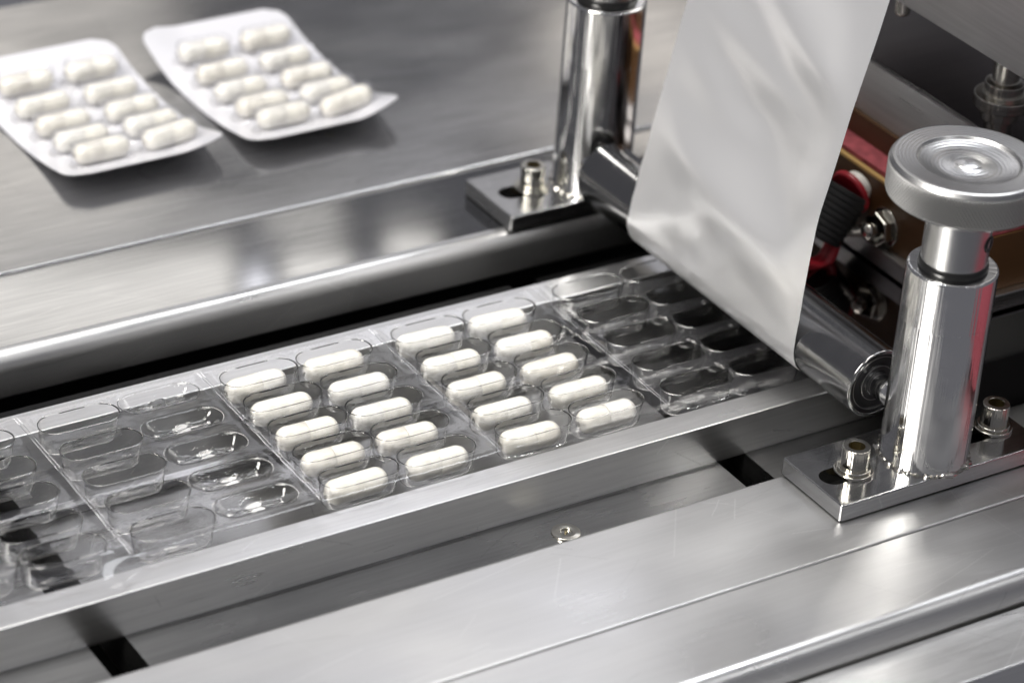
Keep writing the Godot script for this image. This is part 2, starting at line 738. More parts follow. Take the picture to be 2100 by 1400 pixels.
# ---------------------------------------------------------------- sealed packs on the table
# a pack bent about x: its own x, z run over the sheet
func bent(u: float, w: float, bend: Array) -> Vector3:
	var t := w / 47.5
	var y: float = bend[0] * pow(maxf(t, 0.0), 2.0) + bend[1] * pow(maxf(-t, 0.0), 2.2) + bend[2] * smoothstep(10, 31, u) * smoothstep(15, 44, w) + bend[3] * smoothstep(-12, -31, u) * smoothstep(-15, -44, w)
	return Vector3(u, y, w - 0.06 * y * t)


func build_pack(label: String, at: Vector3, turn: float, bend: Array, tint: int) -> void:
	var o := thing("blister_pack", label, "blister pack", at, "finished blister packs on the table")
	o.rotation.y = turn
	var hx := 31.0
	var hz := 47.5
	var mb := MB.new()
	for face in [[0.0, false], [0.35, true]]:
		var rows := []
		for j in 41:
			var w := hz * (j / 20.0 - 1.0)
			var inset := 0.0
			var d := absf(w) - (hz - 8.0)
			if d > 0.0:
				inset = 8.0 - sqrt(maxf(64.0 - d * d, 0.0))
			var line := []
			for i in 25:
				var u := (hx - inset) * (i / 12.0 - 1.0)
				line.append((bent(u, w, bend) + Vector3(0, face[0], 0)) * MM)
			rows.append(line)
		mb.sheet(rows, false, face[1])
	part("foil_backing", mb.mesh(), M.backing, o)
	var bubble := pocket_mesh(40 + tint, 8.2, 7.4, 4.55, 0.7, false)
	var kinds := [capsule_meshes(7), capsule_meshes(8)]
	for c in 2:
		for r in 5:
			var u := (c - 0.5) * COL
			var w := (r - 2) * ROW + 4.0
			var p := bent(u, w, bend)
			var slope := (bent(u, w + 1.0, bend) - bent(u, w - 1.0, bend)).normalized()
			var side := (bent(u + 1.0, w, bend) - bent(u - 1.0, w, bend)).normalized()
			var up := slope.cross(side).normalized()
			var b := Basis(side, up, side.cross(up))
			var q := part("bubble", bubble, null, o)
			q.transform = Transform3D(b * Basis(Vector3(1, 0, 0), PI), (p + up * 0.5) * MM)
			var cap := Node3D.new()
			cap.name = "capsule"
			o.add_child(cap, true)
			cap.transform = Transform3D(b * Basis(Vector3(1, 0, 0), rng.randf() * TAU), (p + up * 4.35 + side * rng.randf_range(-0.5, 0.5)) * MM)
			var m = kinds[rng.randi() % 2]
			part("body", m[0], M["gel_%d" % (rng.randi() % 3)], cap)
			part("cap", m[1], M.cap, cap)


# ---------------------------------------------------------------- posts
# plate with slots along its middle line
func slotted_plate(mb: MB, x0: float, x1: float, z0: float, z1: float, y0: float, y1: float, bevel: float, slots: Array) -> void:
	slab(mb, [Vector2(x0, z0), Vector2(x1, z0), Vector2(x1, z1), Vector2(x0, z1)], 1.0, y0, y1, bevel)
	# take the plain top off again and lay one with openings
	var top := y1 * MM
	var keep := PackedInt32Array()
	for i in range(0, mb.ix.size(), 3):
		var flat := true
		for j in 3:
			flat = flat and mb.n[mb.ix[i + j]].y > 0.999 and absf(mb.v[mb.ix[i + j]].y - top) < 1e-6
		if not flat or absf((mb.v[mb.ix[i + 1]] - mb.v[mb.ix[i]]).cross(mb.v[mb.ix[i + 2]] - mb.v[mb.ix[i]]).y) < 1e-14:
			keep.append_array([mb.ix[i], mb.ix[i + 1], mb.ix[i + 2]])
	mb.ix = keep
	var zc: float = slots[0][2]
	for s in [-1.0, 1.0]:
		var poly := PackedVector2Array()
		poly.append(Vector2(x0 + bevel, zc))
		for q in slots:
			for k in 13:
				var a := PI - PI * k / 12
				poly.append(Vector2((q[0] if k <= 6 else q[1]) + cos(a) * q[3], zc + s * sin(a) * q[3]))
				if k == 6:
					poly.append(Vector2(q[1], zc + s * q[3]))
		poly.append(Vector2(x1 - bevel, zc))
		var ze := (z1 - bevel) if s > 0 else (z0 + bevel)
		poly.append(Vector2(x1 - bevel, ze))
		poly.append(Vector2(x0 + bevel, ze))
		var t := Geometry2D.triangulate_polygon(poly)
		for i in range(0, t.size(), 3):
			var k := []
			for j in 3:
				k.append(mb.add(v3(poly[t[i + j]].x, y1, poly[t[i + j]].y), Vector3.UP))
			mb.tri(k[0], k[1], k[2])
		for q in slots:
			for k in 12:
				var c := []
				for e in [[k, y1], [k + 1, y1], [k + 1, y0 + 0.1], [k, y0 + 0.1]]:
					var a: float = PI - PI * e[0] / 12
					var mid: float = q[0] if e[0] < 6 or (e[0] == 6 and k == 5) else q[1]
					c.append(mb.add(v3(mid + cos(a) * q[3], e[1], zc + s * sin(a) * q[3]), Vector3(-cos(a), 0, -s * sin(a))))
				mb.quad(c[0], c[1], c[2], c[3])
			var c2 := []
			for e in [[q[0], y1], [q[1], y1], [q[1], y0 + 0.1], [q[0], y0 + 0.1]]:
				c2.append(mb.add(v3(e[0], e[1], zc + s * q[3]), Vector3(0, 0, -s)))
			mb.quad(c2[0], c2[1], c2[2], c2[3])


func add_bolt(o: Node3D, at: Vector3, turn: float) -> void:
	var xf := Transform3D(Basis(Vector3.UP, turn), at * MM)
	var mb := MB.new()
	# knurled head: many shallow flutes
	var rows := []
	for e in [[4.15, 2.0], [4.3, 2.15], [4.3, 8.6], [4.1, 9.1], [3.75, 9.3], [2.75, 9.3], [2.6, 9.1]]:
		var ring := []
		for k in 96:
			var a := TAU * k / 96
			var rr: float = e[0] - (0.10 * float(k % 3 == 0) if e[0] > 4.2 else 0.0)
			ring.append(xf * v3(cos(a) * rr, e[1], sin(a) * rr))
		rows.append(ring)
	mb.sheet(rows, true, true)
	var b := part("socket_bolt", mb.mesh(), M.bolt, o)
	mb = MB.new()
	for k in 6:
		var a := TAU * k / 6
		var a2 := TAU * (k + 1) / 6
		mb.face([xf * v3(cos(a) * 2.95, 9.15, sin(a) * 2.95), xf * v3(cos(a2) * 2.95, 9.15, sin(a2) * 2.95), xf * v3(cos(a2) * 2.9, 5.2, sin(a2) * 2.9), xf * v3(cos(a) * 2.9, 5.2, sin(a) * 2.9)], xf.basis * -Vector3(cos((a + a2) / 2), 0, sin((a + a2) / 2)))
		mb.face([xf * v3(0, 4.4, 0), xf * v3(cos(a) * 2.9, 5.2, sin(a) * 2.9), xf * v3(cos(a2) * 2.9, 5.2, sin(a2) * 2.9)], Vector3.UP)
	part("hex_socket", mb.mesh(), M.socket, b)
	mb = MB.new()
	lathe(mb, [Vector2(3.0, 1.1), Vector2(5.3, 1.1), Vector2(5.3, 2.1), Vector2(3.0, 2.1)], [0, 0.25, 0.3, 0], 40, xf)
	part("spring_washer", mb.mesh(), M.bolt, b)
	mb = MB.new()
	lathe(mb, [Vector2(2.6, 0.05), Vector2(6.2, 0.05), Vector2(6.2, 1.1), Vector2(2.6, 1.1)], [0, 0.3, 0.35, 0], 44, xf)
	part("washer", mb.mesh(), M.bolt, b)
	mb = MB.new()
	lathe(mb, [Vector2(2.5, -5.0), Vector2(2.5, 0.6)], 0, 16, xf)
	part("bolt_shank", mb.mesh(), M.socket, b)


func build_stand(label: String, px: float, pz: float, x0: float, x1: float, z0: float, z1: float, slots: Array, bolts: Array, matte: bool, number: int, lift := 0.0) -> void:
	var o := thing("support_post", label, "support post", Vector3.ZERO, "posts carrying the sealing roller")
	var y0 := DECK + 0.5
	var y1 := 1.0
	var mb := MB.new()
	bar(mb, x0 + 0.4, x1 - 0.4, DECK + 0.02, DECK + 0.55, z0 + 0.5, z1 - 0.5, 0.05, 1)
	part("slot_shade_sheet", mb.mesh(), M.black, o)  # black sheet added to give the slots a shaded floor
	mb = MB.new()
	slotted_plate(mb, x0, x1, z0, z1, y0, y1, 0.5, slots)
	part("foot_plate", mb.mesh(), M.foot_matte if matte else M.foot, o)
	for b in bolts:
		add_bolt(o, Vector3(b.x, y1, b.y), rng.randf() * TAU)
	var up := Transform3D(Basis.IDENTITY, v3(px, 0, pz))
	mb = MB.new()
	lathe(mb, [Vector2(13.8, y1 - 0.5), Vector2(13.8, 67.5 + lift), Vector2(10.4, 67.5 + lift), Vector2(10.4, 62)], [0, 0.9, 0.3, 0], 72, up)
	part("post", mb.mesh(), M.post, o)
	var high := Transform3D(Basis.IDENTITY, v3(px, lift, pz))
	# weld bead
	var f := FastNoiseLite.new()
	f.seed = 70 + number
	f.frequency = 0.45
	var rows := []
	for k in 11:
		var b := PI * k / 10
		var ring := []
		for i in 120:
			var a := TAU * i / 120
			var lump := 1.0 + 0.9 * f.get_noise_2d(cos(a) * 9, sin(a) * 9) + 0.7 * f.get_noise_2d(cos(a) * 26 + 50, sin(a) * 26 + b * 1.5)
			lump = maxf(lump, 0.2)
			var rr := 13.6 + cos(b) * lump * 1.25
			ring.append(v3(px + cos(a) * rr, y1 - 0.15 + sin(b) * lump, pz + sin(a) * rr))
		rows.append(ring)
	mb = MB.new()
	mb.sheet(rows, true, false)
	part("weld_bead", mb.mesh(), M.weld, o)
	mb = MB.new()
	lathe(mb, [Vector2(9.6, 65), Vector2(10.4, 66.2), Vector2(10.6, 68.6), Vector2(10.3, 69.6), Vector2(9.4, 69.9)], [0, 0.5, 0.6, 0.4, 0], 56, high)
	part("seal_ring", mb.mesh(), M.seal, o)
	mb = MB.new()
	lathe(mb, [Vector2(10.0, 64), Vector2(10.0, 70.0), Vector2(10.0, 90.0), Vector2(8.0, 92.0)], [0, 0, 1.0, 0], 56, high)
	var stem := part("stem", mb.mesh(), M.knob, o)
	var hole := frame(Vector3(px + 9.8 * 0.48, 77.5 + lift, pz + 9.8 * 0.877), Vector3(0.48, 0, 0.877))
	mb = MB.new()
	lathe(mb, [Vector2(0.1, -0.35), Vector2(1.3, -0.35), Vector2(1.6, 0.4), Vector2(2.6, 0.5), Vector2(2.9, -0.5)], 0.1, 24, hole)
	part("set_screw", mb.mesh(), M.seal, stem)
	# knurled knob with a turned dish on top: fine rings left by the tool
	var dish := [Vector2(23.3, 101.0), Vector2(22.5, 102.3)]
	var dish_r := [0, 0.6]
	for k in 12:
		dish.append(Vector2(lerpf(21.8, 15.6, k / 11.0), lerpf(102.5, 102.2, k / 11.0) + 0.022 * float(k % 2)))
		dish_r.append(0.15)
	dish.append(Vector2(14.9, 101.4))
	dish_r.append(0.3)
	for k in 26:
		var t := k / 25.0
		dish.append(Vector2(lerpf(14.4, 0.3, t), 101.2 - 0.9 * sin(PI * minf(t * 1.3, 1.0)) + 0.8 * smoothstep(0.66, 0.95, t) + 0.03 * float(k % 2)))
		dish_r.append(0.15)
	dish.append(Vector2(0.02, 102.0))
	dish_r.append(0)
	mb = MB.new()
	lathe(mb, [Vector2(7.0, 90.0), Vector2(21.6, 90.0), Vector2(23.3, 91.4)], [0, 0.8, 0], 96, high)
	lathe(mb, dish, dish_r, 96, high)
	var knob := part("knob", mb.mesh(), M.knob, o)
	mb = MB.new()
	rows = []
	for j in 25:
		var ring := []
		for i in 528:
			var a := TAU * i / 528
			var cut := minf(absf(fposmod(i + j * 1.0, 4.0) - 2.0), absf(fposmod(i - j * 1.0, 4.0) - 2.0))
			var rr := 23.24 + 0.13 * cut * (1.0 if j > 0 and j < 24 else 0.0)
			ring.append(v3(px + cos(a) * rr, lerpf(91.4, 101.0, j / 24.0) + lift, pz + sin(a) * rr))
		rows.append(ring)
	mb.sheet(rows, true, true)
	part("knurling", mb.mesh(), M.knurl, knob)


# ---------------------------------------------------------------- the sealing roller and its foil
const ROLL := Vector2(158.0, 14.2)
const ROLL_R := 11.6


func build_roller() -> void:
	var o := thing("sealing_roller", "dark polished steel roller under the foil, between the two posts", "roller")
	var xf := frame(Vector3(ROLL.x, ROLL.y, -44), Vector3(0, 0, 1))
	var mb := MB.new()
	lathe(mb, [Vector2(9.6, 0), Vector2(ROLL_R, 0), Vector2(ROLL_R, 154), Vector2(10.4, 154), Vector2(10.3, 152.4)], [0, 0.6, 0.7, 0.2, 0], 80, xf)
	part("roller_shell", mb.mesh(), M.roller, o)
	for e in [[0.8, -1.0], [153.2, 1.0]]:
		var c := frame(Vector3(ROLL.x, ROLL.y, -44 + e[0]), Vector3(0, 0, e[1]))
		mb = MB.new()
		lathe(mb, [Vector2(10.4, -1), Vector2(10.4, 0.0), Vector2(9.2, 0.1), Vector2(8.9, -0.5), Vector2(6.2, -0.5), Vector2(5.9, 0.0), Vector2(4.3, 0.1), Vector2(4.2, -0.6)], 0.12, 60, c)
		var b := part("bearing", mb.mesh(), M.bearing, o)
		mb = MB.new()
		lathe(mb, [Vector2(9.1, 0.12), Vector2(9.2, 0.2), Vector2(9.3, 0.12)], 0, 60, c)
		lathe(mb, [Vector2(5.85, 0.1), Vector2(5.95, 0.16), Vector2(6.05, 0.1)], 0, 60, c)
		part("bearing_ring", mb.mesh(), M.shaft, b)
	mb = MB.new()
	lathe(mb, [Vector2(4.2, -22), Vector2(4.2, 176)], 0, 36, xf)
	part("axle", mb.mesh(), M.post, o)


func build_foil() -> void:
	var f := FastNoiseLite.new()
	f.seed = 9
	f.frequency = 0.016
	f.fractal_octaves = 2
	var tooth := RandomNumberGenerator.new()
	tooth.seed = 4
	var line := []                                   # (x, y, normal angle)
	var rr := ROLL_R + 0.25
	line.append(Vector2(ROLL.x + 20, ROLL.y - rr))
	line.append(Vector2(ROLL.x + 8, ROLL.y - rr))
	for k in 25:
		var a := deg_to_rad(270.0 - 93.0 * k / 24.0)
		line.append(Vector2(ROLL.x, ROLL.y) + Vector2(cos(a), sin(a)) * rr)
	var last: Vector2 = line[-1]
	var run := Vector2(sin(deg_to_rad(3.0)), cos(deg_to_rad(3.0)))
	for k in range(1, 80):
		line.append(last + run * (k * 2.6))
	var rows := []
	var uvs := []
	var along := 0.0
	for j in line.size():
		var p: Vector2 = line[j]
		var d: Vector2 = (line[mini(j + 1, line.size() - 1)] - line[maxi(j - 1, 0)]).normalized()
		var o := Vector2(-d.y, d.x)
		if j > 0:
			along += p.distance_to(line[j - 1])
		var row := []
		var tex := []
		for i in 73:
			var t := i / 72.0
			var z := lerpf(-12.6, 82.0, t)
			if i == 0:
				z += tooth.randf_range(-0.35, 0.1)
			var free := smoothstep(34.0, 75.0, along)
			var edge := 0.10 + 0.90 * smoothstep(0.0, 0.3, t) * smoothstep(1.0, 0.8, t)
			var w := (4.2 * edge * f.get_noise_2d(z * 0.45 + along * 0.55, along * 1.0) + 0.55 * edge * f.get_noise_2d(z * 0.7 - along * 0.3 + 90.0, along * 2.2)) * free
			# small creases just above the bend
			var near_bend := smoothstep(34.0, 44.0, along) * smoothstep(72.0, 48.0, along)
			w += 0.22 * near_bend * (0.9 - absf(f.get_noise_2d(z * 2.2, along * 4.0 + 200.0)) * 2.0) * smoothstep(0.1, 0.3, t)
			# a soft diagonal kink: the web leans back more above it
			var past := along - (40.0 + 44.0 * t)
			w -= (0.15 + 0.03 * t) * 2.5 * log(1.0 + exp(clampf(past / 2.5, -30.0, 60.0)))
			row.append(v3(p.x - o.x * -w, p.y + o.y * w, z))
			tex.append(Vector2(z * 0.012, along * 0.012))
		rows.append(row)
		uvs.append(tex)
	var mb := MB.new()
	mb.sheet(rows, false, false, uvs)
	lone("sealing_foil", mb.mesh(), M.foil, "wide silver white foil web running down around the roller onto the film", "foil")


# ---------------------------------------------------------------- machine bed, rails, beams, table
func build_bed() -> void:
	var o := thing("machine_bed", "dark steel bed plate below the rails, cut by narrow cross slots", "machine bed")
	o.set_meta("kind", "structure")
	for e in [[-330.0, -97.5], [-86.0, 120.5], [131.5, 420.0]]:
		var mb := MB.new()
		bar(mb, e[0], e[1], -34, BED, -16, 13, 0.3)
		part("bed_plate", mb.mesh(), M.bed, o)
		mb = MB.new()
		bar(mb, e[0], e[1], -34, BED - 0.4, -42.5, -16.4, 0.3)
		part("bed_plate", mb.mesh(), M.bed_shaded, o)  # strip behind the rear rail, with the channel's shade in its colour
		mb = MB.new()
		bar(mb, e[0], e[1], -34, BED - 2.2, 17.2, 30, 0.3)
		part("bed_plate", mb.mesh(), M.bed, o)
		mb = MB.new()
		bar(mb, e[0], e[1], -34, BED - 0.3, 30.4, 118, 0.3)
		part("bed_plate", mb.mesh(), M.bed, o)
	var strip := MB.new()
	bar(strip, -330, 420, -34, BED + 0.6, 13.2, 17, 0.5)
	part("ledge_strip", strip.mesh(), M.plate, o)
	var pan := MB.new()
	bar(pan, -330, 420, -62, -58, -300, 230, 0.3)
	part("bottom_pan", pan.mesh(), M.black, o)
	# countersunk screw before the front rail
	var mb2 := MB.new()
	var xf := Transform3D(Basis.IDENTITY, v3(55.5, BED - 0.3, 94.5))
	lathe(mb2, [Vector2(4.6, 0.05), Vector2(4.5, 0.7), Vector2(3.0, 0.8), Vector2(1.9, 0.7), Vector2(1.8, -0.9), Vector2(0.05, -1.2)], [0, 0.2, 0.4, 0.15, 0, 0], 40, xf)
	var screw := part("countersunk_screw", mb2.mesh(), M.bolt, o)
	mb2 = MB.new()
	lathe(mb2, [Vector2(0.05, 0.9), Vector2(0.5, 0.9), Vector2(0.5, -0.6)], 0.1, 12, xf)
	part("screw_pin", mb2.mesh(), M.socket, screw)


func build_rails() -> void:
	var mb := MB.new()
	bar(mb, -330, 186, BED + 0.5, DECK, -17.4, -5.3, 0.5, 4)
	bar(mb, -330, 186, BED + 0.02, BED + 0.6, -17.0, -5.7, 0.05, 1)
	lone("guide_rail", mb.mesh(), M.rail, "rear aluminium rail along the film, beside the steel beam with far post", "rail", "rails guiding the film")
	mb = MB.new()
	bar(mb, -330, 186, BED + 0.5, DECK, 72.4, 82.6, 0.5, 4)
	bar(mb, -330, 186, BED - 0.28, BED + 0.6, 72.8, 82.0, 0.05, 1)
	lone("guide_rail", mb.mesh(), M.rail, "front aluminium rail along the film with tall visible front face", "rail", "rails guiding the film")


func build_beams() -> void:
	var mb := MB.new()
	extrude(mb, [Vector2(-97.2, -20.5), Vector2(-49.6, -20.5), Vector2(-49.6, DECK - 0.01), Vector2(-97.2, DECK - 0.01)], [1.0, 1.0, 6.0, 1.0], -330, 420, 14)
	var beam := thing("steel_beam", "scratched steel beam with rounded edge, carrying the far post", "steel beam", Vector3.ZERO, "steel beams beside the bed")
	part("beam_body", mb.mesh(), M.beam_side, beam)
	mb = MB.new()
	mb.face([v3(-330, DECK, -96.2), v3(420, DECK, -96.2), v3(420, DECK, -55.9), v3(-330, DECK, -55.9)], Vector3.UP)
	part("smooth_top", mb.mesh(), M.beam, beam)  # smooth top face laid over the rougher, paler body
	mb = MB.new()
	extrude(mb, [Vector2(115.2, -40), Vector2(158.4, -40), Vector2(158.4, DECK), Vector2(115.2, DECK)], [1.0, 1.0, 0.9, 1.6], -330, 420, 10)
	lone("steel_beam", mb.mesh(), M.front_beam, "bright steel beam in front, carrying the near post with knob", "steel beam", "steel beams beside the bed")
	mb = MB.new()
	extrude(mb, [Vector2(158.9, -44), Vector2(193.5, -44), Vector2(193.5, DECK - 0.2), Vector2(158.9, DECK - 0.2)], [1.0, 1.0, 6.0, 0.12], -330, 420, 10)
	lone("steel_beam", mb.mesh(), M.front_beam, "outer steel beam with rounded front edge, before the near post's beam", "steel beam", "steel beams beside the bed")
	mb = MB.new()
	extrude(mb, [Vector2(194.5, -30), Vector2(216.5, -30), Vector2(216.5, -13.5), Vector2(194.5, -13.5)], [0.5, 0.5, 0.8, 0.5], -330, 420, 4)
	lone("front_bar", mb.mesh(), M.rail, "low pale aluminium bar in the bottom right corner", "metal bar")
	mb = MB.new()
	extrude(mb, [Vector2(-288, -7.6), Vector2(-97.4, -7.6), Vector2(-97.4, DECK + 0.9), Vector2(-288, DECK + 0.9)], [0.3, 0.3, 1.3, 0.5], -330, 420, 8)
	lone("table_top", mb.mesh(), M.table, "wide brushed steel table top under the two blister packs", "table top")


# ---------------------------------------------------------------- the heated head on the right
func build_head() -> void:
	var mb := MB.new()
	bar(mb, 173, 330, 2.0, 8.0, -60, 92, 0.4)
	lone("polished_plate", mb.mesh(), M.dark_plate, "dark polished metal plate behind the roller, reflecting pale patches", "metal plate")
	var o := thing("heating_head", "heating head: brown insulating board, red silicone sheet and aluminium slab stacked", "machine head")
	mb = MB.new()
	bar(mb, 211, 330, 9.0, 15.0, -50, 84, 0.3)
	part("base_strip", mb.mesh(), M.rail, o)
	mb = MB.new()
	bar(mb, 214.4, 330, 15.2, 36.0, -55, 81.0, 0.3)
	part("insulating_board", mb.mesh(), M.board, o)
	mb = MB.new()
	bar(mb, 214.4, 216.4, 36.05, 36.9, -55, 81.0, 0.2)
	part("board_edge", mb.mesh(), M.board_edge, o)
	mb = MB.new()
	bar(mb, 216.8, 330, 36.1, 38.4, -55, 80.6, 0.4)
	part("silicone_sheet", mb.mesh(), M.silicone, o)
	mb = MB.new()
	bar(mb, 225.2, 330, 38.5, 46.5, -60, 80, 0.3)
	part("board_strip", mb.mesh(), M.board, o)
	mb = MB.new()
	bar(mb, 226.5, 330, 46.6, 66.0, -70, 112, 0.5)
	part("aluminium_slab", mb.mesh(), M.rail, o)
	mb = MB.new()
	bar(mb, 227.6, 330, 66.05, 67.0, -70, 111, 0.2)
	part("slab_cover", mb.mesh(), M.dark_plate, o)
	for z in [62.0]:
		mb = MB.new()
		lathe(mb, [Vector2(9.6, 67.05), Vector2(9.6, 69.2), Vector2(6.6, 69.4), Vector2(6.6, 73.5), Vector2(4.6, 74.0), Vector2(4.6, 96)], [0, 0.6, 0.3, 0.5, 0.3, 0], 40, Transform3D(Basis.IDENTITY, v3(248, 0, z - 12.0)))
		part("spacer_bolt", mb.mesh(), M.bolt, o)
	mb = MB.new()
	lathe(mb, [Vector2(0.1, 84.5), Vector2(2.6, 84.5), Vector2(2.6, 96)], [0, 1.0, 0], 24, Transform3D(Basis.IDENTITY, v3(232.5, 0, 12.5)))
	part("block_screw", mb.mesh(), M.bolt, o)
	mb = MB.new()
	bar(mb, 226.0, 330, 92.5, 150, -90, 120, 0.6)
	lone("press_block", mb.mesh(), M.block, "large brushed steel block hanging over the heating head, upper right", "press block")
	mb = MB.new()
	bar(mb, 218, 300, -2.0, 16.0, 150, 225, 1.0)  # unseen block added for the red reflection in the near post
	lone("added_red_block", mb.mesh(), M.dark_red, "red block added beyond the right edge, mirrored in the near post", "added block")
	# hexagon nut and stud on the board
	var g := thing("cable_gland", "ribbed black cable boot with red ring and white bush on brown board", "cable gland")
	var at := Vector3(214.4, 30.5, 24.5)
	var axis := Vector3(-0.9, -0.30, 0.12).normalized()
	mb = MB.new()
	lathe(mb, [Vector2(0.1, 0), Vector2(5.6, 0), Vector2(5.6, 5.0), Vector2(0.1, 5.0)], [0, 0.6, 0.8, 0], 40, frame(at, axis))
	part("white_bush", mb.mesh(), M.ceramic, g)
	mb = MB.new()
	lathe(mb, [Vector2(2, 0), Vector2(8.2, 0), Vector2(8.2, 2.6), Vector2(2, 2.6)], [0, 1.1, 1.1, 0], 44, frame(at + axis * 3.6, axis))
	part("red_ring", mb.mesh(), M.red, g)
	var pts := [Vector2(7.9, 0)]
	var rad := []
	for k in 9:
		var r := 8.0 - k * 0.12
		pts.append_array([Vector2(r, k * 2.1 + 0.3), Vector2(r, k * 2.1 + 1.7), Vector2(r - 0.7, k * 2.1 + 2.0)])
	pts.append(Vector2(0.1, 19.4))
	var down := Vector3(-0.55, -0.83, 0.05).normalized()
	mb = MB.new()
	lathe(mb, pts, 0.25, 44, frame(at + axis * 7.0 - down * 2.0, down))
	part("rubber_boot", mb.mesh(), M.rubber, g)
	for strand in 2:
		var loop := []
		for k in 25:
			var t := k / 24.0
			loop.append(at + axis * 7.0 + down * 15.5 + Vector3(2.5 - 15.0 * t * t, -8.0 * sin(PI * 0.8 * t), 1.0 + strand * 3.4 + 2.0 * t))
		mb = MB.new()
		tube(mb, loop, 1.7, 14)
		part("red_cable", mb.mesh(), M.red, g)
	var s := thing("terminal_nut", "hexagon nut on brown board with a braided wire", "nut")
	var c := Vector3(214.4, 22.0, 40.0)
	var fx := frame(c, Vector3(-1, 0, 0))
	mb = MB.new()
	var hexa := []
	for k in 6:
		hexa.append(Vector2(cos(TAU * k / 6), -sin(TAU * k / 6)) * -6.0)
	hexa.reverse()
	slab(mb, hexa, 0.3, 0.0, 4.6, 0.5, fx)
	part("hex_nut", mb.mesh(), M.bolt, s)
	mb = MB.new()
	lathe(mb, [Vector2(6.9, 0.05), Vector2(6.9, 0.9), Vector2(3, 0.9)], 0.2, 40, frame(c, Vector3(-1, 0, 0)))
	part("washer", mb.mesh(), M.bolt, s)
	mb = MB.new()
	lathe(mb, [Vector2(2.9, 4.0), Vector2(2.9, 8.2), Vector2(1.6, 9.4), Vector2(0.05, 9.6)], [0, 0.8, 0.6, 0], 28, fx)
	part("stud", mb.mesh(), M.bolt, s)
	for w in 3:
		var braid := []
		for k in 41:
			var t := k / 40.0
			var p := c.lerp(Vector3(203.5, 18.0, 27.0), t) + Vector3(-8.0 * (1 - t), 0, 0) + Vector3(0, -1.5 * sin(PI * t), 0)
			var a := t * 26.0 + TAU * w / 3
			braid.append(p + Vector3(0.2, cos(a), sin(a)) * 0.7)
		mb = MB.new()
		tube(mb, braid, 0.62, 8)
		part("wire_strand", mb.mesh(), M.wire, s)
	mb = MB.new()
	slab(mb, [Vector2(176, 93), Vector2(330, 93), Vector2(330, 113.5), Vector2(176, 113.5)], 4.0, -30, 14, 1.5)  # block added to keep the area right of the post black
	lone("black_block", mb.mesh(), M.black, "added black block behind the right end of the near foot plate", "black block")


# ---------------------------------------------------------------- lamps, and panels added for reflections
# radiance is what the panel sends towards its front, shared by the glowing pane and the light before it
func lamp(label: String, at: Vector3, towards: Vector3, size: Vector2, radiance: float, tint := Color(1, 0.985, 0.96)) -> void:
	var o := thing("offscreen_light", label, "lamp", at * 1000.0, "lamps of the hall")
	var steep := absf((towards - at).normalized().y) > 0.8
	o.look_at_from_position(at, towards, Vector3(0.02, 0.1, 1) if steep else Vector3.UP)
	var case := BoxMesh.new()
	case.size = Vector3(size.x + 0.03, size.y + 0.03, 0.05)
	var b := part("lamp_housing", case, M.lamp_case, o)
	b.position = Vector3(0, 0, 0.04)
	var pane := BoxMesh.new()
	pane.size = Vector3(size.x, size.y, 0.01)
	var glow: StandardMaterial3D = M.lamp.duplicate()
	glow.emission = tint
	glow.emission_energy_multiplier = minf(radiance * 0.4, 2.0)
	part("lamp_panel", pane, glow, o)
	var l := AreaLight3D.new()
	l.name = "lamp_light"
	l.area_size = size
	l.area_normalize_energy = false
	l.light_energy = (radiance - glow.emission_energy_multiplier) / PI
	l.light_color = tint
	l.shadow_enabled = true
	l.position = Vector3(0, 0, -0.012)
	o.add_child(l, true)


